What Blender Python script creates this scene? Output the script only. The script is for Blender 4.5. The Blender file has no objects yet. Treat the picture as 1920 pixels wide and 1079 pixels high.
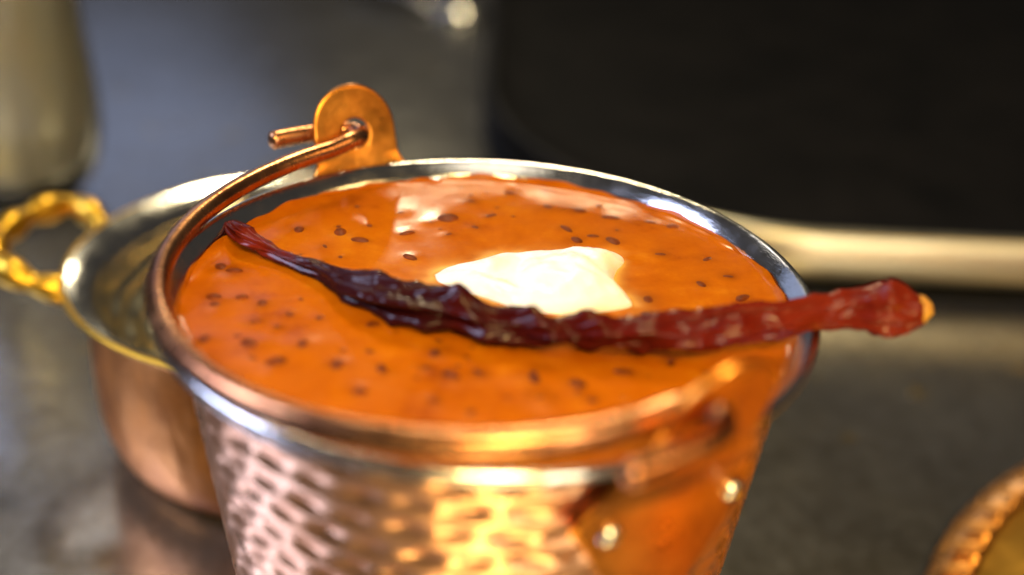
import bpy, math, random
import numpy as np
from mathutils import Vector, noise

# ------------------------------------------------------------------ camera, world, light
U = 0.065                       # metres per working unit (the bucket's rim radius)
scene = bpy.context.scene
PITCH, YAW, ROLL, FPX = 0.4806, 0.0242, 0.0559, 2000.0
CAM = np.array([0.0, -2.9526, 1.4997])
cp, sp = math.cos(PITCH), math.sin(PITCH)
fw = np.array([math.sin(YAW) * cp, math.cos(YAW) * cp, -sp])
r0 = np.array([math.cos(YAW), -math.sin(YAW), 0.0])
u0 = np.cross(r0, fw)
rt = r0 * math.cos(ROLL) + u0 * math.sin(ROLL)
up = -r0 * math.sin(ROLL) + u0 * math.cos(ROLL)
from mathutils import Matrix
cam_d = bpy.data.cameras.new("camera")
cam = bpy.data.objects.new("camera", cam_d)
scene.collection.objects.link(cam)
cam.matrix_world = Matrix(((rt[0], up[0], -fw[0], CAM[0] * U), (rt[1], up[1], -fw[1], CAM[1] * U),
                           (rt[2], up[2], -fw[2], CAM[2] * U), (0, 0, 0, 1)))
cam_d.sensor_width = 36.0
cam_d.lens = FPX / 1920 * 36.0
cam_d.clip_start = 0.01
cam_d.clip_end = 20
cam_d.dof.use_dof = True
cam_d.dof.focus_distance = 3.58 * U
# aperture diameter A (units): blur_px = FPX*A*|1/zf-1/z|
APERTURE = 0.140
cam_d.dof.aperture_fstop = (cam_d.lens / 1000) / (APERTURE * U)
cam_d.dof.aperture_blades = 9
scene.camera = cam

world = bpy.data.worlds.new("World")
scene.world = world
world.use_nodes = True
bg = world.node_tree.nodes["Background"]
bg.inputs[0].default_value = (0.052, 0.047, 0.042, 1)
bg.inputs[1].default_value = 1.0

def area(name, loc, target, size, power, color, size_y=None, spread=180):
    d = bpy.data.lights.new(name, 'AREA')
    d.energy = power
    d.color = color
    d.size = size
    d.spread = math.radians(spread)
    if size_y:
        d.shape = 'RECTANGLE'
        d.size_y = size_y
    else:
        d.shape = 'DISK'
    o = bpy.data.objects.new(name, d)
    scene.collection.objects.link(o)
    o.location = loc
    o.rotation_euler = (Vector(target) - Vector(loc)).to_track_quat('-Z', 'Y').to_euler()
    return o

WARM = (1.0, 0.72, 0.42)
COOL = (0.72, 0.80, 1.0)
area("key_lamp", (-0.02, 0.62, 0.85), (0, 0, 0), 0.14, 6.4, (1.0, 0.82, 0.48))
area("overhead_fill", (0.0, -0.28, 1.05), (0, 0, 0), 0.42, 1.1, (1.0, 0.88, 0.70))  # unseen overhead fill, added to brighten the steel rim
area("back_lamp", (-0.13, 1.05, 0.37), (0, 0.05, 0), 0.05, 0.7, (1.0, 0.85, 0.55))
area("right_lamp", (0.75, -0.38, 0.58), (0.05, -0.05, -0.10), 0.30, 2.2, (1.0, 0.62, 0.22))
area("front_lamp", (0.06, -0.80, 0.68), (0.0, -0.27, -0.12), 0.36, 2.7, (1.0, 0.70, 0.26), spread=50)
area("low_front_fill", (0.45, -1.0, 0.28), (0.25, 0.25, -0.09), 0.20, 5.0, (1.0, 0.84, 0.56))  # added fill, set low to brighten the griddle's front edge
area("window_light", (-0.80, 0.02, 0.56), (-0.26, -0.05, -0.12), 0.42, 2.6, (0.58, 0.66, 1.0), spread=80)
area("left_back_fill", (-0.50, 1.0, 0.88), (-0.10, 0.1, -0.1), 0.30, 0.6, (1.0, 0.92, 0.84))  # added fill for glints in the dish and a lighter worktop corner
area("back_window_light", (-0.75, 1.75, 0.62), (-0.25, 0.3, -0.1), 0.8, 1.2, (0.50, 0.62, 1.0))
scene.view_settings.view_transform = 'Standard'
scene.view_settings.look = 'None'
scene.view_settings.gamma = 1.0
scene.view_settings.exposure = -0.17

# ------------------------------------------------------------------ helpers
def at(x, y, z):
    """point of the horizontal plane at height z seen at pixel x,y of the 1920 px photograph"""
    d = fw + (x - 960) / FPX * rt - (y - 539.5) / FPX * up
    t = (z - CAM[2]) / d[2]
    return CAM + t * d

def mesh_obj(name, verts, faces, mat, parent=None, loc=(0, 0, 0), smooth=True, sharp=None):
    """verts in working units in the scene frame; loc = the origin of the thing in the same units"""
    v = (np.asarray(verts, float) - np.asarray(loc, float)) * U
    me = bpy.data.meshes.new(name)
    me.from_pydata(v.tolist(), [], [tuple(int(i) for i in f) for f in faces])
    me.update()
    if smooth:
        me.polygons.foreach_set("use_smooth", [True] * len(me.polygons))
        if sharp is not None:
            me.set_sharp_from_angle(angle=math.radians(sharp))
    me.materials.append(mat)
    o = bpy.data.objects.new(name, me)
    scene.collection.objects.link(o)
    if parent is not None:
        o.parent = parent
    else:
        o.location = np.asarray(loc, float) * U
    return o

def thing(name, label, cat, loc=(0, 0, 0), group=None):
    o = bpy.data.objects.new(name, None)
    o.empty_display_size = 0.01
    scene.collection.objects.link(o)
    o.location = np.asarray(loc, float) * U
    tag(o, label, cat, group)
    return o

def tag(o, label, cat, group=None):
    o["label"] = label
    o["category"] = cat
    if group:
        o["group"] = group

def grid_faces(nr, nc, closed_c=True, closed_r=False):
    i = np.arange(nr if closed_r else nr - 1)
    j = np.arange(nc if closed_c else nc - 1)
    I, J = np.meshgrid(i, j, indexing='ij')
    I2, J2 = (I + 1) % nr, (J + 1) % nc
    return np.stack([I * nc + J, I * nc + J2, I2 * nc + J2, I2 * nc + J], -1).reshape(-1, 4)

def smooth_profile(pts, n):
    """Catmull-Rom through the points, n samples each"""
    P = [np.asarray(p, float) for p in pts]
    P = [2 * P[0] - P[1]] + P + [2 * P[-1] - P[-2]]
    out = []
    for k in range(1, len(P) - 2):
        a, b, c, d = P[k - 1:k + 3]
        for t in np.arange(n) / n:
            out.append(0.5 * ((2 * b) + (c - a) * t + (2 * a - 5 * b + 4 * c - d) * t * t + (3 * b - a - 3 * c + d) * t ** 3))
    out.append(P[-2])
    return np.array(out)

def lathe(prof, n, c=(0, 0, 0)):
    prof = np.asarray(prof, float)
    th = np.linspace(0, 2 * np.pi, n, endpoint=False)
    r, z = prof[:, 0][:, None], prof[:, 1][:, None]
    V = np.stack([c[0] + r * np.cos(th), c[1] + r * np.sin(th), c[2] + z + 0 * th], -1).reshape(-1, 3)
    return V, grid_faces(len(prof), n)

def tube(path, radius, n=16, cap=True, frame_up=(0, 0, 1)):
    P = np.asarray(path, float)
    m = len(P)
    R = np.broadcast_to(np.asarray(radius, float), (m,))
    T = np.gradient(P, axis=0)
    T /= np.linalg.norm(T, axis=1)[:, None]
    N = np.zeros_like(P)
    nrm = np.asarray(frame_up, float)
    for k in range(m):
        nrm = nrm - T[k] * (nrm @ T[k])
        nrm /= np.linalg.norm(nrm)
        N[k] = nrm
    B = np.cross(T, N)
    ph = np.linspace(0, 2 * np.pi, n, endpoint=False)
    V = (P[:, None] + R[:, None, None] * (np.cos(ph)[None, :, None] * N[:, None] + np.sin(ph)[None, :, None] * B[:, None])).reshape(-1, 3)
    F = grid_faces(m, n).tolist()
    if cap:
        V = list(V)
        for end, sgn in ((0, -1), (m - 1, 1)):
            base = end * n
            prev = [base + j for j in range(n)]
            for k in (0.35, 0.8):
                off = R[end] * 0.35 * math.sin(math.acos(1 - k)) * sgn
                ring = []
                for j in range(n):
                    q = P[end] + (V[base + j] - P[end]) * (1 - k) + T[end] * off
                    ring.append(len(V))
                    V.append(q)
                for j in range(n):
                    F.append((prev[j], prev[(j + 1) % n], ring[(j + 1) % n], ring[j]))
                prev = ring
            F.append(tuple(prev))
        V = np.array(V)
    return V, F

def fbm(x, y, z, o=3):
    s, a = 0.0, 1.0
    for k in range(o):
        s += a * noise.noise((x, y, z))
        x, y, z, a = x * 2.03 + 3.1, y * 2.03 + 1.7, z * 2.03 + 9.2, a * 0.5
    return s

# ------------------------------------------------------------------ materials
def mat(name):
    m = bpy.data.materials.new(name)
    m.use_nodes = True
    nt = m.node_tree
    return m, nt, nt.nodes["Principled BSDF"]

def setp(b, **kw):
    names = dict(color="Base Color", rough="Roughness", metal="Metallic", spec="Specular IOR Level", sss="Subsurface Weight",
                 sssr="Subsurface Radius", ssss="Subsurface Scale", coat="Coat Weight", coatr="Coat Roughness", trans="Transmission Weight", ior="IOR")
    for k, v in kw.items():
        b.inputs[names[k]].default_value = v

def nnode(nt, typ, **kw):
    n = nt.nodes.new(typ)
    for k, v in kw.items():
        if isinstance(v, str) or k in ("operation", "blend_type", "data_type"):
            setattr(n, k, v)
        else:
            n.inputs[k].default_value = v
    return n

def objcoord(nt, scale=(1, 1, 1)):
    tc = nt.nodes.new("ShaderNodeTexCoord")
    mp = nt.nodes.new("ShaderNodeMapping")
    mp.inputs["Scale"].default_value = scale
    nt.links.new(tc.outputs["Object"], mp.inputs["Vector"])
    return mp.outputs["Vector"]

def noise_tex(nt, vec, scale, detail=4, rough=0.6):
    n = nt.nodes.new("ShaderNodeTexNoise")
    n.inputs["Scale"].default_value = scale
    n.inputs["Detail"].default_value = detail
    n.inputs["Roughness"].default_value = rough
    nt.links.new(vec, n.inputs["Vector"])
    return n.outputs["Fac"]

def ramp(nt, fac, stops):
    r = nt.nodes.new("ShaderNodeValToRGB")
    e = r.color_ramp.elements
    while len(e) < len(stops):
        e.new(0.5)
    for k, (p, c) in enumerate(stops):
        e[k].position = p
        e[k].color = (*c, 1) if len(c) == 3 else c
    nt.links.new(fac, r.inputs["Fac"])
    return r.outputs["Color"]

def maprange(nt, fac, a, b, c, d):
    m = nt.nodes.new("ShaderNodeMapRange")
    for k, v in zip(("From Min", "From Max", "To Min", "To Max"), (a, b, c, d)):
        m.inputs[k].default_value = v
    nt.links.new(fac, m.inputs["Value"])
    return m.outputs["Result"]

def bump(nt, b, h, strength, dist):
    n = nt.nodes.new("ShaderNodeBump")
    n.inputs["Strength"].default_value = strength
    n.inputs["Distance"].default_value = dist
    nt.links.new(h, n.inputs["Height"])
    nt.links.new(n.outputs["Normal"], b.inputs["Normal"])

def metal(name, c1, c2, r1, r2, scale=60, bstr=0.1, bdist=0.0003, bscale=(1, 1, 1), bfreq=300, pits=None):
    m, nt, b = mat(name)
    setp(b, metal=1.0)
    v = objcoord(nt)
    f = noise_tex(nt, v, scale, 5)
    col = ramp(nt, f, [(0.32, c1), (0.66, c2)])
    nt.links.new(col, b.inputs["Base Color"])
    nt.links.new(maprange(nt, noise_tex(nt, v, scale * 1.7, 4), 0.3, 0.7, r1, r2), b.inputs["Roughness"])
    if bstr:
        bump(nt, b, noise_tex(nt, objcoord(nt, bscale), bfreq, 3), bstr, bdist)
    return m

M_copper = metal("hammered_copper", (0.88, 0.45, 0.25), (0.95, 0.56, 0.36), 0.24, 0.36, 55, 0.15, 0.0004, (1, 1, 1), 260)
M_copper_plate = metal("copper_plate", (0.50, 0.16, 0.020), (0.86, 0.35, 0.055), 0.24, 0.42, 80, 0.2, 0.0003, (1, 1, 1), 500)
M_wire = metal("copper_wire", (0.26, 0.095, 0.045), (0.62, 0.29, 0.13), 0.20, 0.32, 70, 0.2, 0.0003, (1, 1, 1), 600)
M_steel = metal("polished_steel", (0.60, 0.60, 0.59), (0.72, 0.71, 0.69), 0.10, 0.22, 90, 0.25, 0.0002, (1, 1, 6), 500)
M_steel_dish = metal("dish_steel", (0.74, 0.67, 0.46), (0.86, 0.79, 0.58), 0.12, 0.22, 50, 0, 0, (1, 1, 1), 300)
M_brass = metal("brass", (0.52, 0.28, 0.02), (0.72, 0.42, 0.045), 0.28, 0.42, 60, 0.15, 0.0003, (1, 1, 1), 300)
M_oldbrass = metal("aged_brass", (0.26, 0.10, 0.025), (0.52, 0.24, 0.06), 0.22, 0.36, 40, 0.15, 0.0003, (1, 1, 1), 300)
M_lid = metal("satin_brass", (0.48, 0.23, 0.03), (0.70, 0.38, 0.06), 0.30, 0.44, 40, 0.2, 0.0006, (1, 1, 1), 120)
M_dish_copper = metal("dish_copper", (0.34, 0.11, 0.022), (0.78, 0.33, 0.09), 0.34, 0.50, 38, 0.6, 0.0016, (1, 1, 0.4), 70)
M_rivet = metal("nickel_rivet", (0.62, 0.60, 0.55), (0.75, 0.73, 0.68), 0.12, 0.2, 90, 0)
M_panrim = metal("pan_rim_steel", (0.62, 0.58, 0.46), (0.70, 0.66, 0.53), 0.34, 0.42, 30, 0)

# gravy
M_gravy, nt, b = mat("gravy")
setp(b, rough=0.2, spec=0.15, sss=0.12, sssr=(1.0, 0.35, 0.08), ssss=0.004)
v = objcoord(nt)
mx = nnode(nt, "ShaderNodeMath", operation='MULTIPLY_ADD')
nt.links.new(noise_tex(nt, v, 260, 4, 0.7), mx.inputs[0])
mx.inputs[1].default_value = 0.40
nt.links.new(noise_tex(nt, v, 34, 5, 0.65), mx.inputs[2])
col = ramp(nt, mx.outputs[0], [(0.46, (0.25, 0.044, 0.0008)), (0.60, (0.39, 0.087, 0.001)), (0.76, (0.45, 0.110, 0.0012)), (0.92, (0.53, 0.16, 0.004))])
at_n = nt.nodes.new("ShaderNodeAttribute"); at_n.attribute_name = "mix"
sp_n = nt.nodes.new("ShaderNodeSeparateColor")
nt.links.new(at_n.outputs["Color"], sp_n.inputs[0])
m1 = nt.nodes.new("ShaderNodeMixRGB"); m1.inputs[2].default_value = (0.11, 0.018, 0.001, 1)
fac = maprange(nt, sp_n.outputs[1], 0, 1, 0, 0.62)
nt.links.new(fac, m1.inputs[0]); nt.links.new(col, m1.inputs[1])
m2 = nt.nodes.new("ShaderNodeMixRGB"); m2.inputs[2].default_value = (0.80, 0.46, 0.12, 1)
nt.links.new(sp_n.outputs[0], m2.inputs[0]); nt.links.new(m1.outputs[0], m2.inputs[1])
nt.links.new(m2.outputs[0], b.inputs["Base Color"])
nt.links.new(maprange(nt, noise_tex(nt, v, 120, 4), 0.3, 0.7, 0.12, 0.24), b.inputs["Roughness"])
bump(nt, b, noise_tex(nt, v, 120, 4, 0.5), 0.06, 0.0008)

# lentils
M_lentil, nt, b = mat("black_lentil")
setp(b, rough=0.5, spec=0.12)
col = ramp(nt, noise_tex(nt, objcoord(nt), 260, 4), [(0.35, (0.085, 0.015, 0.001)), (0.68, (0.24, 0.044, 0.001))])
nt.links.new(col, b.inputs["Base Color"])

# cream
M_cream, nt, b = mat("fresh_cream")
setp(b, rough=0.32, spec=0.4, sss=0.35, sssr=(1.0, 0.75, 0.35), ssss=0.004)
v = objcoord(nt)
col = ramp(nt, noise_tex(nt, v, 60, 4), [(0.25, (0.92, 0.84, 0.56)), (0.45, (0.96, 0.94, 0.84))])
nt.links.new(col, b.inputs["Base Color"])
bump(nt, b, noise_tex(nt, v, 150, 4), 0.18, 0.001)

# chilli: dark maroon towards the pointed end, red towards the stalk
M_chilli, nt, b = mat("dried_chilli")
setp(b, spec=0.17)
v = objcoord(nt)
tc = nt.nodes.new("ShaderNodeTexCoord")
sx = nt.nodes.new("ShaderNodeSeparateXYZ")
nt.links.new(tc.outputs["Object"], sx.inputs[0])
grad = maprange(nt, sx.outputs["X"], -1.25 * U, 0.65 * U, 0.0, 1.0)
n1 = noise_tex(nt, v, 110, 5, 0.65)
add = nnode(nt, "ShaderNodeMath", operation='MULTIPLY_ADD')
nt.links.new(n1, add.inputs[0])
add.inputs[1].default_value = 0.55
nt.links.new(grad, add.inputs[2])
col = ramp(nt, maprange(nt, add.outputs[0], 0.18, 1.37, 0, 1), [(0.10, (0.15, 0.013, 0.004)), (0.24, (0.022, 0.003, 0.004)), (0.46, (0.025, 0.003, 0.004)), (0.62, (0.062, 0.004, 0.003)), (0.85, (0.115, 0.008, 0.003)), (0.98, (0.165, 0.017, 0.005))])
nt.links.new(col, b.inputs["Base Color"])
nt.links.new(maprange(nt, noise_tex(nt, v, 160, 3), 0.3, 0.7, 0.16, 0.28), b.inputs["Roughness"])
bump(nt, b, noise_tex(nt, v, 170, 3, 0.5), 0.08, 0.0008)
M_stalk, nt, b = mat("dry_stalk")
setp(b, rough=0.55)
col = ramp(nt, noise_tex(nt, objcoord(nt), 300, 4), [(0.35, (0.42, 0.16, 0.02)), (0.65, (0.70, 0.38, 0.05))])
nt.links.new(col, b.inputs["Base Color"])

# worktop: worn stainless steel
M_table, nt, b = mat("worktop_steel")
v = objcoord(nt)
n_big = noise_tex(nt, v, 3, 3, 0.5)
n_spk = noise_tex(nt, v, 130, 4, 0.75)
mix = nnode(nt, "ShaderNodeMath", operation='MULTIPLY_ADD')
nt.links.new(n_spk, mix.inputs[0])
mix.inputs[1].default_value = 0.8
nt.links.new(n_big, mix.inputs[2])
col = ramp(nt, maprange(nt, mix.outputs[0], 0.55, 1.25, 0, 1), [(0.15, (0.17, 0.16, 0.14)), (0.5, (0.27, 0.265, 0.255)), (0.85, (0.38, 0.38, 0.38))])
spk = maprange(nt, noise_tex(nt, v, 44, 3, 0.55), 0.66, 0.72, 0.0, 0.75)
spm = nt.nodes.new("ShaderNodeMixRGB")
nt.links.new(spk, spm.inputs[0]); nt.links.new(col, spm.inputs[1])
spm.inputs[2].default_value = (0.46, 0.30, 0.035, 1)
nt.links.new(spm.outputs[0], b.inputs["Base Color"])
setp(b, metal=0.90, spec=0.4)
nt.links.new(maprange(nt, noise_tex(nt, v, 35, 5), 0.3, 0.7, 0.17, 0.28), b.inputs["Roughness"])
bump(nt, b, noise_tex(nt, v, 90, 3), 0.05, 0.0005)

M_iron, nt, b = mat("black_iron")
v = objcoord(nt)
col = ramp(nt, noise_tex(nt, v, 25, 5), [(0.3, (0.003, 0.003, 0.003)), (0.7, (0.009, 0.008, 0.0075))])
nt.links.new(col, b.inputs["Base Color"])
setp(b, rough=0.5, spec=0.07)
bump(nt, b, noise_tex(nt, v, 300, 3), 0.2, 0.0005)

M_glass, nt, b = mat("clear_glass")
setp(b, color=(0.97, 0.98, 0.96, 1), rough=0.02, trans=1.0, ior=1.45)
M_drink, nt, b = mat("pale_drink")
setp(b, color=(0.88, 0.82, 0.62, 1), rough=0.12, trans=0.62, ior=1.33)

# ------------------------------------------------------------------ the worktop
TZ = -1.8
tv, tf = [], []
n = 24
for i in range(n + 1):
    for j in range(n + 1):
        tv.append((-34 + 68 * i / n, -34 + 68 * j / n, TZ))
tf = grid_faces(n + 1, n + 1, closed_c=False)
tf = tf[:, ::-1]
worktop = mesh_obj("worktop", tv, tf, M_table, loc=(0, 0, TZ))
worktop["kind"] = "structure"

# ------------------------------------------------------------------ the copper bucket
AL = 2.104                                     # azimuth of the far ear
bucket = thing("copper_bucket", "hammered copper serving bucket filled with orange curry, its wire handle resting on the rim", "bucket", (0, 0, TZ))
BL = (0, 0, TZ)
RB0, RBK = 0.9465, 0.1073                      # outer wall radius = RB0 + RBK * z
def wall_r(z):
    return RB0 + RBK * z - 0.03 * np.clip((-1.2 - z) / 0.6, 0, 1) ** 2

def hammered_wall(z0, z1, rows, cols, nz, nth, depth, rfun, seed, tilt=0.0):
    rng = np.random.default_rng(seed)
    zz = np.linspace(z0, z1, nz)
    th = np.linspace(0, 2 * np.pi, nth, endpoint=False)
    Z, TH = np.meshgrid(zz, th, indexing='ij')
    q = (Z - z0) / (z1 - z0) * rows + 0.06 * np.sin(3 * TH + 1) + 0.04 * np.sin(7 * TH)
    row = np.floor(q).astype(int)
    fy = q - row
    rr = np.clip(row + 1, 0, rows + 2)
    shift = 0.5 * (np.arange(rows + 4) % 2) + 0.30 * (rng.random(rows + 4) - 0.5)
    cx = TH / (2 * np.pi) * cols + shift[rr]
    colu = np.floor(cx).astype(int) % cols
    fx = cx - np.floor(cx)
    amp = 0.75 + 0.5 * rng.random((rows + 4, cols))
    ox = 0.12 * (rng.random((rows + 4, cols)) - 0.5)
    oy = 0.18 * (rng.random((rows + 4, cols)) - 0.5)
    ax = np.clip(np.abs(2 * (fx - 0.5 - ox[rr, colu])), 0, 1)
    ay = np.clip(np.abs(2 * (fy - 0.5 - oy[rr, colu])), 0, 1)
    d = depth * amp[rr, colu] * np.cos(ay * np.pi / 2) ** 2 * (0.32 + 0.68 * np.cos(ax * np.pi / 2) ** 2)
    edge = np.clip((z0 - Z) / 0.05, 0, 1) if z1 < z0 else np.clip((Z - z0) / 0.05, 0, 1)
    R = rfun(Z) - d * edge
    return np.stack([R * np.cos(TH), R * np.sin(TH), Z], -1).reshape(-1, 3)

nz, nth = 190, 480
V = hammered_wall(-0.048, TZ + 0.03, 20, 42, nz, nth, 0.0125, wall_r, 4)
rb = float(wall_r(TZ))
foot, _ = lathe([(rb - 0.004, TZ + 0.012), (rb - 0.03, TZ), (rb - 0.08, TZ), (0.001, TZ + 0.012)], nth)
V = np.concatenate([V, foot])
F = grid_faces(nz + 4, nth)[:, ::-1]
mesh_obj("outer_wall", V, F, M_copper, bucket, BL)
lip = smooth_profile([(0.938, -0.066), (0.955, -0.060), (0.985, -0.048), (1.003, -0.030), (1.006, -0.014), (0.998, -0.002),
                      (0.986, 0.0), (0.970, -0.012), (0.952, -0.030), (0.938, -0.048), (0.930, -0.075)], 5)
V, F = lathe(lip, 360)
mesh_obj("rim", V, F, M_steel, bucket, BL)
inner = smooth_profile([(0.932, -0.075), (0.905, -0.14), (0.885, -0.3), (0.81, -0.9), (0.72, -1.66), (0.66, -1.73), (0.3, -1.75), (0.001, -1.75)], 6)
V, F = lathe(inner, 240)
mesh_obj("steel_lining", V, F, M_steel, bucket, BL)

def ear_outline():
    half = [(0.0, -0.60), (0.07, -0.545), (0.16, -0.43), (0.26, -0.265), (0.295, -0.215), (0.285, -0.185), (0.20, -0.03), (0.17, 0.02), (0.165, 0.07), (0.163, 0.130)]
    right = smooth_profile(half, 5)
    a = np.linspace(0, np.pi / 2, 14)[1:]
    arc = np.stack([0.163 * np.cos(a), 0.130 + 0.163 * np.sin(a)], -1)
    right = np.concatenate([right, arc])
    left = right[1:-1][::-1] * np.array([-1, 1])
    return np.concatenate([right, left])

HOLE = (0.0, 0.118)
def ear_map(az, s, z, off):
    """s along the rim, z up; wraps the wall below the rim and leans outward, flat, above it"""
    F3 = np.array([math.cos(az), math.sin(az), 0]); S3 = np.array([-math.sin(az), math.cos(az), 0])
    if z < -0.02:
        w = 1.0
    else:
        w = max(0.0, 1 - (z + 0.02) / 0.06)
    rw = (RB0 + RBK * z + 0.036) if z < -0.16 else None
    rf = 1.008 + 0.30 * max(z, 0)
    if rw is None:
        k = (z + 0.16) / 0.16
        k = min(1, max(0, k)); k = k * k * (3 - 2 * k)
        rw = (RB0 + RBK * z + 0.036) * (1 - k) + rf * k
    rw += off
    a = s / rw
    p_w = rw * (math.cos(a) * F3 + math.sin(a) * S3)
    p_f = rw * F3 + s * S3
    p = w * p_w + (1 - w) * p_f
    return np.array([p[0], p[1], z])

def make_ear(az):
    O = ear_outline()
    # fill between the outline and a ring round the hole with intermediate rings
    n = len(O)
    d = O - np.array(HOLE)
    ang = np.arctan2(d[:, 1], d[:, 0])
    ring = np.array(HOLE) + 0.056 * np.stack([np.cos(ang), np.sin(ang)], -1)
    K = 22
    V, F = [], []
    th = 0.020
    for side in (0, 1):
        for k in range(K + 1):
            t = (k / K)
            for i in range(n):
                q = ring[i] * (1 - t) + O[i] * t
                edge = 0.004 * max(0, (t - 0.96) / 0.04) + (0.004 if k == 0 else 0)
                V.append(ear_map(az, q[0], q[1], (th - edge) if side else edge))
    N1 = (K + 1) * n
    for k in range(K):
        for i in range(n):
            j = (i + 1) % n
            a, b2, c, d2 = k * n + i, k * n + j, (k + 1) * n + j, (k + 1) * n + i
            F.append((d2, c, b2, a))
            F.append((N1 + a, N1 + b2, N1 + c, N1 + d2))
    for i in range(n):
        j = (i + 1) % n
        F.append((i, j, N1 + j, N1 + i))
        a, b2 = K * n + i, K * n + j
        F.append((b2, a, N1 + a, N1 + b2))
    e = mesh_obj("ear", V, F, M_copper_plate, bucket, BL, sharp=40)
    for s in (-0.195, 0.195):
        z = -0.225
        c = ear_map(az, s, z, th)
        c2 = ear_map(az, s, z, th + 0.1)
        nrm = c2 - c; nrm[2] -= 0.1 * RBK; nrm /= np.linalg.norm(nrm)
        t1 = np.cross(nrm, (0, 0, 1)); t1 /= np.linalg.norm(t1)
        t2 = np.cross(nrm, t1)
        V2, F2 = [], []
        prof = [(0.034, -0.004), (0.034, 0.004), (0.031, 0.013), (0.024, 0.020), (0.014, 0.0245), (0.004, 0.026)]
        m = 24
        for r_, h_ in prof:
            for i in range(m):
                a = 2 * math.pi * i / m
                V2.append(c + nrm * h_ + r_ * (math.cos(a) * t1 + math.sin(a) * t2))
        F2 = [tuple(f[::-1]) for f in grid_faces(len(prof), m)]
        F2.append(tuple((len(prof) - 1) * m + i for i in range(m))[::-1])
        mesh_obj("rivet", V2, F2, M_rivet, e, BL)
    return e
make_ear(AL)
make_ear(AL + math.pi)

# wire handle: hooked through both ears, laid down over the near-left rim
F3 = np.array([math.cos(AL), math.sin(AL), 0]); V3 = np.array([-math.sin(AL), math.cos(AL), 0]); Z3 = np.array([0, 0, 1.0])
HZ = HOLE[1]
hook = [(0.30, 1.125, HZ - 0.012), (0.22, 1.128, HZ - 0.008), (0.12, 1.122, HZ - 0.004), (0.045, 1.105, HZ), (0.0, 1.08, HZ), (-0.012, 1.045, HZ), (0.0, 1.005, HZ), (0.05, 0.980, HZ)]
path = []
for s, r_, z in hook:
    path.append(F3 * r_ + V3 * s + Z3 * z)
for t in np.linspace(0.13, math.pi - 0.13, 40):
    path.append(F3 * 0.975 * math.cos(t) + V3 * 0.982 * math.sin(t) + Z3 * (HZ - 0.084 * math.sin(t) ** 0.8))
for s, r_, z in hook[::-1]:
    path.append(-F3 * r_ + V3 * s + Z3 * z)
path = smooth_profile(path, 5)
V, F = tube(path, 0.034, 20)
mesh_obj("handle", V, F, M_wire, bucket, BL)

# ------------------------------------------------------------------ the curry
GZ = -0.066
CREAM_PX = [(808, 512), (832, 500), (868, 494), (905, 482), (945, 472), (1000, 472), (1050, 474), (1100, 475), (1135, 476), (1158, 478), (1172, 485), (1168, 494),
       (1158, 504), (1152, 522), (1160, 540), (1178, 556), (1188, 572), (1160, 580), (1110, 586), (1050, 588), (995, 582), (955, 572), (915, 558), (880, 547), (840, 534), (815, 524)]
GC = (0, 0, GZ)
rng = np.random.default_rng(11)
pix_lentils = [(840, 412, 1.25), (1035, 392, 1.3), (1080, 396, 1.0), (1145, 409, 0.9), (1213, 418, 1.1), (1256, 426, 0.8), (921, 408, 0.7), (890, 428, 0.7), (676, 455, 0.8),
               (640, 441, 0.9), (1240, 478, 0.8), (1325, 489, 0.8), (1315, 533, 0.7), (1395, 560, 0.9), (1212, 563, 1.0), (1080, 452, 0.8), (1148, 455, 0.9), (414, 503, 1.0),
               (436, 511, 0.8), (474, 650, 1.1), (566, 650, 1.0), (821, 660, 0.9), (1000, 700, 1.2), (1076, 716, 0.9), (1014, 746, 1.0), (1108, 752, 0.8),
               (517, 684, 0.8), (630, 688, 0.8), (672, 737, 0.7), (492, 572, 0.8), (404, 572, 0.8), (610, 515, 0.6), (700, 610, 0.6), (760, 440, 0.7), (960, 365, 0.8),
               (380, 640, 0.8), (450, 560, 0.7), (540, 590, 0.6), (1290, 430, 0.8), (1180, 385, 0.8), (880, 380, 0.8), (750, 400, 0.7), (1365, 520, 0.7), (560, 430, 0.7), (800, 690, .6),
               (900, 700, .7), (1180, 700, .8), (1260, 680, .7), (720, 700, .7), (1300, 590, .7)]
lentils = []
for x, y, s in pix_lentils:
    p = at(x, y, GZ)
    if math.hypot(p[0], p[1]) < 0.88:
        lentils.append((p[0], p[1], s))
for _ in range(900):
    if rng.random() < 0.55:                     # loose clusters
        q = lentils[int(rng.integers(0, len(lentils)))]
        p = (q[0] + 0.085 * rng.normal(), q[1] + 0.085 * rng.normal())
    else:
        a, rr = rng.random() * 2 * math.pi, 0.88 * math.sqrt(rng.random())
        p = (rr * math.cos(a), rr * math.sin(a))
    if math.hypot(*p) < 0.89 and all(math.hypot(p[0] - q[0], p[1] - q[1]) > 0.05 for q in lentils) and len(lentils) < 105:
        lentils.append((*p, 0.22 + 0.6 * rng.random() ** 2.5))

LA = np.array(lentils)
RC = 0.934
def gravy_h(X, Y):
    h = np.zeros_like(X)
    for px, py, s in LA:
        d2 = ((X - px) ** 2 + (Y - py) ** 2) / (0.055 * s) ** 2
        h += 0.0042 * s * np.exp(-d2)
    r = np.hypot(X, Y)
    ang = np.arctan2(Y, X)
    amp = 0.016 + 0.008 * np.sin(5 * ang + 1) + 0.006 * np.sin(11 * ang) + 0.004 * np.sin(23 * ang + 2) + 0.003 * np.sin(41 * ang)
    h += amp * np.exp(-(RC - r) / 0.016)
    return h

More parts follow.
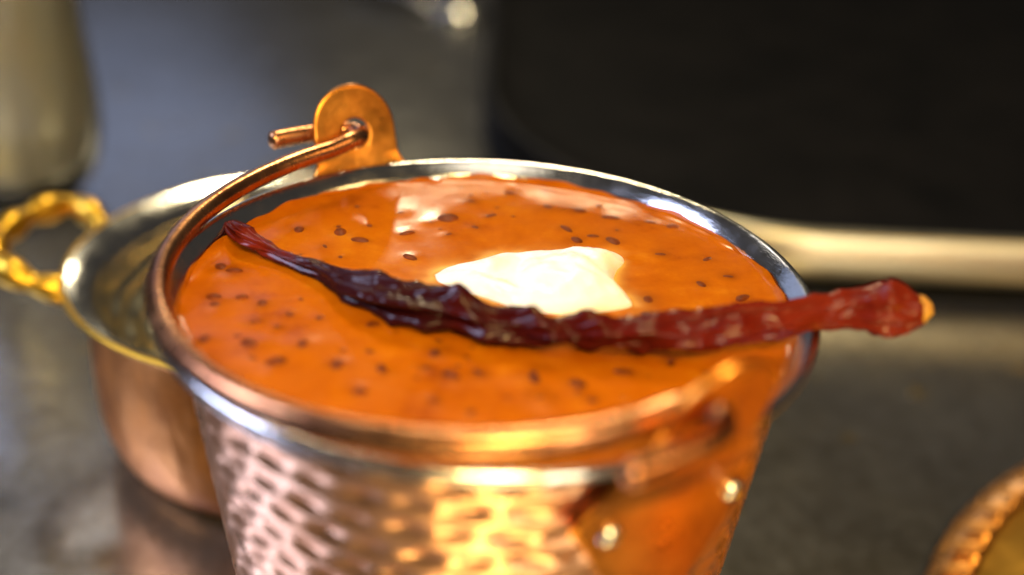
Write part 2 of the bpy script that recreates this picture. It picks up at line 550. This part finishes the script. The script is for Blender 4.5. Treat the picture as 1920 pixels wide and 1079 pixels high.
nr, na = 130, 320
rad = RC * np.linspace(0.004, 1, nr) ** 0.9
th = np.linspace(0, 2 * np.pi, na, endpoint=False)
Rg, Tg = np.meshgrid(rad, th, indexing='ij')
X, Y = Rg * np.cos(Tg), Rg * np.sin(Tg)
Hh = gravy_h(X, Y)
nz_ = np.array([0.005 * fbm(x * 2.2, y * 2.2, 0.3, 2) for x, y in zip(X.ravel(), Y.ravel())]).reshape(X.shape)
ZG = GZ + Hh + nz_ * np.clip((RC - Rg) / 0.05, 0, 1)
V = np.stack([X, Y, ZG], -1).reshape(-1, 3)
F = grid_faces(nr, na).tolist()
F.append(tuple(range(na))[::-1])
opx = CREAM_PX
out = np.array([at(x, y, GZ + 0.006) for x, y in opx])
out = smooth_profile(list(out) + [out[0]], 5)[:-1]
Xf, Yf = V[:, 0], V[:, 1]
dmin = np.full(len(V), 9.0)
for q in out:
    dmin = np.minimum(dmin, np.hypot(Xf - q[0], Yf - q[1]))
wv = np.array([noise.noise((x * 9, y * 9, 1.0)) + 0.5 * noise.noise((x * 24, y * 24, 5.0)) for x, y in zip(Xf, Yf)])
bleed = np.clip(np.exp(-dmin / 0.022) * (0.75 + 1.2 * wv), 0, 1)
tint = np.zeros(len(V))
rt_ = np.random.default_rng(3)
for px, py, s in LA:
    tint += (0.35 + 0.65 * rt_.random()) * np.exp(-(((Xf - px) ** 2 + (Yf - py) ** 2) / (0.046 * s) ** 2) ** 1.3)
tint = np.clip(tint, 0, 1) * np.clip(0.75 + 0.9 * wv, 0, 1)
curry = mesh_obj("lentil_curry", V, F, M_gravy, loc=GC)
att = curry.data.color_attributes.new("mix", 'FLOAT_COLOR', 'POINT')
att.data.foreach_set("color", np.column_stack([bleed, tint, bleed * 0, bleed * 0 + 1]).ravel())
tag(curry, "glossy orange black-lentil curry filling the copper bucket to just below its rim", "curry")

nf = 420
thf = np.linspace(0, 2 * np.pi, nf, endpoint=False)
top = np.array([max(0.002, 0.012 + 0.020 * fbm(2.4 * math.cos(a), 2.4 * math.sin(a), 0.7, 3) + 0.010 * noise.noise((9 * math.cos(a), 9 * math.sin(a), 2))) for a in thf])
lp = lip[lip[:, 1].argmax() + 1:] if lip[-1, 1] < -0.05 else lip
lp = lip[30:][::-1]
Vf = []
for k in range(6):
    zf = -0.074 + (top + 0.012) * k / 5
    rf_ = np.interp(zf, lp[:, 1], lp[:, 0]) - (0.0030 if k < 5 else -0.0005)
    Vf.append(np.stack([rf_ * np.cos(thf), rf_ * np.sin(thf), zf], -1))
film = mesh_obj("sauce_film", np.concatenate(Vf) - np.array(GC), grid_faces(6, nf), M_gravy, curry)

def lentil_mesh():
    V, F = [], []
    nu, nv = 12, 7
    for i in range(nv):
        a = math.pi * (i + 0.5) / nv
        for j in range(nu):
            b_ = 2 * math.pi * j / nu
            V.append((0.047 * math.sin(a) * math.cos(b_), 0.034 * math.sin(a) * math.sin(b_), 0.018 * math.cos(a)))
    F = [tuple(f) for f in grid_faces(nv, nu)]
    F.append(tuple(range(nu))[::-1]); F.append(tuple((nv - 1) * nu + j for j in range(nu)))
    return V, F
V, F = lentil_mesh()
proto = None
for px, py, s in lentils:
    sink = 0.30 + 0.25 * rng.random()
    if proto is None:
        o = proto = mesh_obj("lentil", V, F, M_lentil, curry)
    else:
        o = proto.copy()
        scene.collection.objects.link(o)
        o.parent = curry
    z = float(gravy_h(np.array([px]), np.array([py]))[0]) + 0.005 * fbm(px * 2.2, py * 2.2, 0.3, 2)
    o.location = (px * U, py * U, (z - 0.018 * s + 0.0060 * s * (0.05 + 0.95 * rng.random() ** 1.3)) * U)
    o.scale = (s * (0.8 + 0.5 * rng.random()), s * (0.7 + 0.5 * rng.random()), s)
    o.rotation_euler = (rng.normal() * 0.15, rng.normal() * 0.15, rng.random() * math.pi)

# ------------------------------------------------------------------ the cream
opx = CREAM_PX
out = np.array([at(x, y, GZ + 0.006) for x, y in opx])
out = smooth_profile(list(out) + [out[0]], 5)[:-1]
cc = at(1040, 528, GZ + 0.006)
K = 30
V, F = [], []
n = len(out)
for k in range(K + 1):
    t = max(k / K, 0.003)
    for i in range(n):
        q = cc * (1 - t) + out[i] * t
        prof = (1 - t ** 3.2) ** 0.6 if t < 1 else 0
        x, y = q[0] / 1.0, q[1]
        nn = fbm(x * 6, y * 6, 2.2, 3)
        px = 960 + FPX * ((q - CAM) @ rt) / ((q - CAM) @ fw)
        lump = 0.72 + 0.28 * math.tanh((px - 985) / 25.0) - 0.25 * math.exp(-((px - 972) / 22.0) ** 2)
        h = 0.058 * prof * max(0.22, lump + 0.55 * nn)
        V.append((q[0], q[1], GZ - 0.004 + h + (0.012 if k < K else -0.006) * min(1, 3 * (1 - t) + (0 if k < K else 1))))
F = grid_faces(K + 1, n).tolist()
F.append(tuple(range(n))[::-1])
CL = (float(cc[0]), float(cc[1]), GZ)
cream = mesh_obj("cream_dollop", V, F, M_cream, loc=CL)
tag(cream, "melting dollop of white cream floating on the orange curry behind the chilli", "cream")
# make sure faces look outward
import bmesh
def fix_normals(o):
    bm = bmesh.new(); bm.from_mesh(o.data)
    bmesh.ops.recalc_face_normals(bm, faces=bm.faces)
    bm.to_mesh(o.data); bm.free()

# ------------------------------------------------------------------ the dried chilli
# x, y in the photograph, height of the axis, half-width in px, flatness
ch = [(430, 420, -0.030, 15, 0.5), (446, 436, -0.026, 27, 0.55), (476, 454, -0.024, 25, 0.6), (515, 472, -0.028, 19, 0.8), (560, 490, -0.032, 16, 0.9), (610, 510, -0.030, 22, 0.85), (660, 536, -0.020, 32, 0.8),
      (715, 554, -0.012, 46, 0.8), (780, 568, 0.0, 54, 0.85), (850, 584, 0.0, 53, 0.85), (920, 602, -0.004, 44, 0.85), (1000, 615, -0.002, 41, 0.9), (1090, 622, 0.0, 42, 0.9),
      (1180, 623, 0.008, 41, 0.9), (1270, 621, 0.016, 40, 0.9), (1350, 614, 0.028, 38, 0.9), (1430, 603, 0.038, 35, 0.9), (1500, 592, 0.044, 31, 0.95), (1560, 585, 0.052, 32, 0.95),
      (1605, 582, 0.062, 41, 1.0), (1650, 582, 0.070, 50, 1.0), (1690, 582, 0.074, 48, 1.0), (1718, 581, 0.076, 34, 1.0), (1728, 581, 0.077, 16, 1.0)]
P, Rr, Fl = [], [], []
for x, y, z, w, fl in ch:
    p = at(x, y, z)
    dep = (p - CAM) @ fw
    P.append(p); Rr.append(w * dep / FPX); Fl.append(fl)
CP = smooth_profile(P, 12)
tt = np.linspace(0, len(P) - 1, len(CP))
CR = np.interp(tt, np.arange(len(P)), Rr)
CF = np.interp(tt, np.arange(len(P)), Fl)
ker = np.ones(9) / 9
CR = np.convolve(np.pad(CR, 4, mode='edge'), ker, 'valid'); CF = np.convolve(np.pad(CF, 4, mode='edge'), ker, 'valid')
T = np.gradient(CP, axis=0)
seg = np.linalg.norm(T, axis=1); arc = np.cumsum(seg)
T /= seg[:, None]
view = (CAM - CP); view /= np.linalg.norm(view, axis=1)[:, None]
NB = np.cross(T, np.array([0, 0, 1.0])); NB /= np.linalg.norm(NB, axis=1)[:, None]
NN = np.cross(NB, T)
nph = 72
V = []
for k in range(len(CP)):
    twist = 1.1 * arc[k]
    for j in range(nph):
        ph = 2 * math.pi * j / nph
        c1, s1 = math.cos(ph + twist), math.sin(ph + twist)
        # long pleats with sharp ridges, shrivelled hollows, cross creases
        a_ = arc[k]
        pos = CP[k] + CR[k] * (math.sin(ph) * NB[k] + math.cos(ph) * NN[k])
        q1 = noise.noise(tuple(pos * 5.2))
        q2 = noise.noise(tuple(pos * 11 + 3))
        q3 = noise.noise(tuple(pos * 30 + 8))
        pl = noise.noise((c1 * 1.25, s1 * 1.25, a_ * 1.7))
        pm = noise.noise((c1 * 2.3 + 4, s1 * 2.3, a_ * 3.2))
        w = 0.60 * (0.30 - abs(q1) * 1.9) + 0.20 * (0.20 - abs(q2) * 1.8) + 0.05 * q3 + 0.68 * (0.3 - abs(pl) * 2.0) + 0.34 * (0.25 - abs(pm) * 1.7) + 0.05
        end = min(1, k / 14) * min(1, (len(CP) - 1 - k) / 6)
        r_ = CR[k] * (1 + 0.80 * w * (0.35 + 0.65 * end))
        V.append(CP[k] + r_ * (math.sin(ph) * NB[k] + math.cos(ph) * NN[k] * CF[k]))
F = grid_faces(len(CP), nph).tolist()
F.append(tuple(range(nph))[::-1]); F.append(tuple((len(CP) - 1) * nph + j for j in range(nph)))
CHL = (float(P[12][0]), float(P[12][1]), GZ)
chilli = thing("dried_chilli", "long wrinkled dried red chilli lying across the curry with its stalk end over the rim", "chilli", CHL)
o = mesh_obj("pod", V, F, M_chilli, chilli, CHL)
fix_normals(o)
# pale cut stalk in the end of the pod
e0, e1 = CP[-10], CP[-1]
dv = (e1 - e0) / np.linalg.norm(e1 - e0)
pts = [e1 - dv * 0.02, e1 + dv * 0.0, e1 + dv * 0.012, e1 + dv * 0.020]
V, F = tube(np.array(pts), np.array([0.042, 0.042, 0.038, 0.028]), 20)
V = np.array([q + 0.006 * np.array([noise.noise(tuple(q * 40)), noise.noise(tuple(q * 40 + 9)), noise.noise(tuple(q * 40 + 5))]) for q in V])
mesh_obj("stalk", V, F, M_stalk, chilli, CHL)

# ------------------------------------------------------------------ the small copper dish behind
DC = np.array([-0.93, 1.76, -0.85]); DL = (DC[0], DC[1], TZ)
dish = thing("copper_dish", "round copper serving dish with steel inside and brass loop handles, behind the bucket", "dish", DL)
H = DC[2] - TZ
outer = smooth_profile([(1.085, -0.012), (1.03, -0.05), (1.00, -0.085), (0.995, -0.12), (1.01, -0.35), (1.01, -0.62), (0.98, -0.80), (0.90, -0.90), (0.72, -0.945), (0.4, -0.95), (0.001, -0.95)], 6)
V, F = lathe(outer, 200, DC)
mesh_obj("outer_wall", V, F, M_dish_copper, dish, DL)
fl = smooth_profile([(1.085, -0.012), (1.10, -0.006), (1.105, 0.006), (1.098, 0.014), (1.08, 0.012)], 5)
V, F = lathe(fl, 240, DC)
mesh_obj("lip", V, F, M_brass, dish, DL)
flange = smooth_profile([(1.08, 0.012), (1.03, -0.012), (0.975, -0.05), (0.945, -0.10)], 6)
V, F = lathe(flange, 240, DC)
mesh_obj("flange", V, F, M_steel, dish, DL)
def dish_r(z):      # z from -0.10 to -0.88
    t = np.clip((-0.10 - z) / 0.44, 0, 1)
    return 0.945 * np.sqrt(np.clip(1 - (t * 0.985) ** 1.6, 0, 1))
V = hammered_wall(-0.10, -0.54, 6, 16, 110, 300, 0.030, dish_r, 8)
V = V + DC
cap, _ = lathe([(0.12, -0.545), (0.001, -0.545)], 300, DC)
V = np.concatenate([V, cap])
mesh_obj("hammered_lining", V, grid_faces(102, 300), M_steel_dish, dish, DL)
# brass loop handles with beads
def loop_handle(flip):
    c = [at(*q, -0.93) for q in [(235, 420)]]
    pts2 = [(-0.97, 0.22), (-1.12, 0.40), (-1.28, 0.51), (-1.41, 0.38), (-1.48, 0.17), (-1.47, -0.06), (-1.36, -0.21), (-1.20, -0.27), (-0.99, -0.20)]
    z2 = [-0.14, -0.05, 0.0, 0.02, 0.02, 0.01, -0.01, -0.06, -0.14]
    P = [DC + np.array([sx_ * flip, sy_ * flip, z_]) for (sx_, sy_), z_ in zip(pts2, z2)]
    path = smooth_profile(P, 16)
    a = np.cumsum(np.r_[0, np.linalg.norm(np.diff(path, axis=0), axis=1)])
    rad = 0.048 + 0.027 * np.abs(np.sin(a / a[-1] * math.pi * 7)) ** 1.3
    V, F = tube(path, rad, 18)
    mesh_obj("handle", V, F, M_brass, dish, DL)
loop_handle(1)
loop_handle(-1)

# ------------------------------------------------------------------ the wide black griddle pan
PX0, PX1, PY0, PY1, PRAD, PZ = -0.15, 9.6, 3.42, 15.0, 3.2, -1.34
PC = np.array([0.5 * (PX0 + PX1), 0.5 * (PY0 + PY1), 0.0]); PL = (PC[0], PC[1], TZ)
pan = thing("griddle_plate", "wide black griddle plate with rounded corners and a steel rim coloured pale only where lit, behind the bucket", "griddle", PL)
ol, on = [], []
CAX, CAY = 2.4, PRAD                             # corner half-axes
for cx_, cy_, a0 in ((PX1 - CAX, PY1 - CAY, 0.0), (PX0 + CAX, PY1 - CAY, 0.5), (PX0 + CAX, PY0 + CAY, 1.0), (PX1 - CAX, PY0 + CAY, 1.5)):
    for a in np.linspace(a0 * math.pi, (a0 + 0.5) * math.pi, 40):
        nx_, ny_ = math.cos(a) / CAX, math.sin(a) / CAY
        nl_ = math.hypot(nx_, ny_)
        on.append((nx_ / nl_, ny_ / nl_))
        ol.append((cx_ + CAX * math.cos(a), cy_ + CAY * math.sin(a)))
ol, on = np.array(ol), np.array(on)
def sweep(prof):
    """profile of (inset from the outline, z), swept round the outline"""
    V = []
    for ins, z in prof:
        q = ol - on * min(ins, 1.5)
        if ins > 1.5:
            q = PC[:2] + (q - PC[:2]) * max(0.001, 1 - (ins - 1.5) / 2.5)
        V.append(np.column_stack([q, np.full(len(q), z)]))
    return np.concatenate(V), grid_faces(len(prof), len(ol))
V, F = sweep([(4.05, PZ - 0.10), (1.5, PZ - 0.10), (0.6, PZ - 0.095), (0.3, PZ - 0.07), (0.16, PZ - 0.03), (0.125, PZ - 0.008)])
mesh_obj("cooking_surface", V, F, M_iron, pan, PL)
V, F = sweep(smooth_profile([(0.125, PZ - 0.008), (0.10, PZ), (0.06, PZ - 0.004), (0.030, PZ - 0.03), (0.006, PZ - 0.10), (0.0, PZ - 0.19), (0.010, PZ - 0.27), (0.045, PZ - 0.325), (0.09, PZ - 0.335)], 6))
nO, nP = len(ol), len(V) // len(ol)
i0, i1 = 108, 159                                # rim is pale steel along the lit front, its unlit stretch coloured black
Vt = V.reshape(nP, nO, 3)
mesh_obj("rim", np.concatenate([Vt[:, i1:], Vt[:, :i0 + 1]], 1).reshape(-1, 3), grid_faces(nP, nO - i1 + i0 + 1, closed_c=False), M_iron, pan, PL)
mesh_obj("lit_rim", Vt[:, i0:i1 + 1].reshape(-1, 3), grid_faces(nP, i1 - i0 + 1, closed_c=False), M_panrim, pan, PL)
V, F = sweep([(0.09, PZ - 0.335), (0.16, PZ - 0.345), (0.20, TZ + 0.03), (0.22, TZ), (4.05, TZ)])
mesh_obj("base", V, F, M_iron, pan, PL)

# ------------------------------------------------------------------ the drinking glass
GLC = np.array([-3.58, 4.50, TZ]); GL = tuple(GLC)
glass = thing("drinking_glass", "clear round tumbler half full of pale yellow drink at the edge of the worktop", "glass", GL)
prof = smooth_profile([(0.001, 0.03), (0.20, 0.01), (0.34, 0.02), (0.48, 0.09), (0.59, 0.24), (0.65, 0.48), (0.66, 0.8), (0.62, 1.4), (0.62, 2.2), (0.612, 2.23), (0.595, 2.2), (0.595, 1.4), (0.63, 0.8), (0.61, 0.52), (0.54, 0.29), (0.40, 0.15), (0.24, 0.09), (0.001, 0.08)], 6)
V, F = lathe(prof, 128, GLC)
mesh_obj("tumbler", V, F, M_glass, glass, GL)
prof = smooth_profile([(0.001, 0.084), (0.24, 0.094), (0.397, 0.154), (0.536, 0.294), (0.606, 0.523), (0.626, 0.8), (0.592, 1.39), (0.592, 2.08), (0.58, 2.09), (0.3, 2.09), (0.001, 2.09)], 6)
V, F = lathe(prof, 96, GLC)
mesh_obj("drink", V, F, M_drink, glass, GL)

# ------------------------------------------------------------------ the brass plate at lower right
BPC = np.array([4.41, -0.755, TZ]); BP = tuple(BPC)
plate = thing("brass_lid", "golden brass lid, domed to catch the lamp, with an embossed dark rim, right of the bucket", "lid", BP)
prof = smooth_profile([(0.001, 0.68), (0.6, 0.65), (1.3, 0.52), (2.0, 0.31), (2.42, 0.16), (2.62, 0.090)], 10)  # dome slope shaped so the brass reflects the key light
V, F = lathe(prof, 240, BPC)
mesh_obj("dome", V, F, M_lid, plate, BP)
nfl = 92                                        # motifs round the rim: a pair of ridges, then a small leaf
th = np.linspace(0, 2 * np.pi, nfl * 24, endpoint=False)
pr = smooth_profile([(2.60, 0.085), (2.61, 0.105), (2.625, 0.115), (2.655, 0.112), (2.69, 0.102), (2.735, 0.085), (2.77, 0.068), (2.80, 0.045), (2.805, 0.034), (2.79, 0.026), (2.74, 0.024), (2.6, 0.02), (2.4, 0.0), (0.001, 0.0)], 4)
V = []
u_ = (th * nfl / (2 * np.pi)) % 1.0
for k, (r_, z_) in enumerate(pr):
    wob = math.exp(-((r_ - 2.69) / 0.070) ** 4) if z_ > 0.05 else 0
    ridge = np.exp(-((u_ - 0.22) / 0.055) ** 2) + np.exp(-((u_ - 0.47) / 0.055) ** 2)
    v_ = (r_ - 2.69) / 0.065
    leaf = 0.7 * np.exp(-((np.abs(u_ - 0.80) - 0.05 - 0.05 * v_) / 0.035) ** 2)
    V.append(np.stack([BPC[0] + r_ * np.cos(th), BPC[1] + r_ * np.sin(th), BPC[2] + z_ + 0.036 * wob * (ridge + leaf)], -1))
mesh_obj("fluted_rim", np.concatenate(V), grid_faces(len(pr), len(th)), M_oldbrass, plate, BP)

# ------------------------------------------------------------------ a made-up spoon, added far back for a bright glint
sp0 = at(866, 22, TZ + 0.08)
SL = (float(sp0[0]), float(sp0[1]), TZ)
spoon = thing("glint_spoon", "polished steel spoon added to give a glint at the far edge of the view", "spoon", SL)
V = []
for k in range(9):
    for j in range(24):
        a = 2 * math.pi * j / 24
        t = (k + 0.02) / 8
        V.append(np.array(SL) + np.array([0.36 * t * math.cos(a), 0.28 * t * math.sin(a) + 0.05 * t, 0.17 - 0.15 * t ** 2]))
mesh_obj("spoon_bowl", V, grid_faces(9, 24), M_steel, spoon, SL)
path = smooth_profile([np.array(SL) + np.array(q) for q in [(-0.34, 0.10, 0.03), (-0.5, 0.26, 0.08), (-0.9, 0.6, 0.12), (-1.6, 1.2, 0.07)]], 8)
V, F = tube(path, np.linspace(0.05, 0.10, len(path)), 12)
mesh_obj("spoon_handle", V, F, M_steel, spoon, SL)

for o in scene.objects:
    if o.type == 'MESH' and o.name.split('.')[0] in ("outer_wall", "rim", "steel_lining", "ear", "rivet", "handle", "lip", "flange", "hammered_lining", "cooking_surface", "base",
                                                      "tumbler", "drink", "dome", "fluted_rim", "spoon_bowl", "spoon_handle", "cream_dollop", "stalk", "lentil_curry"):
        fix_normals(o)
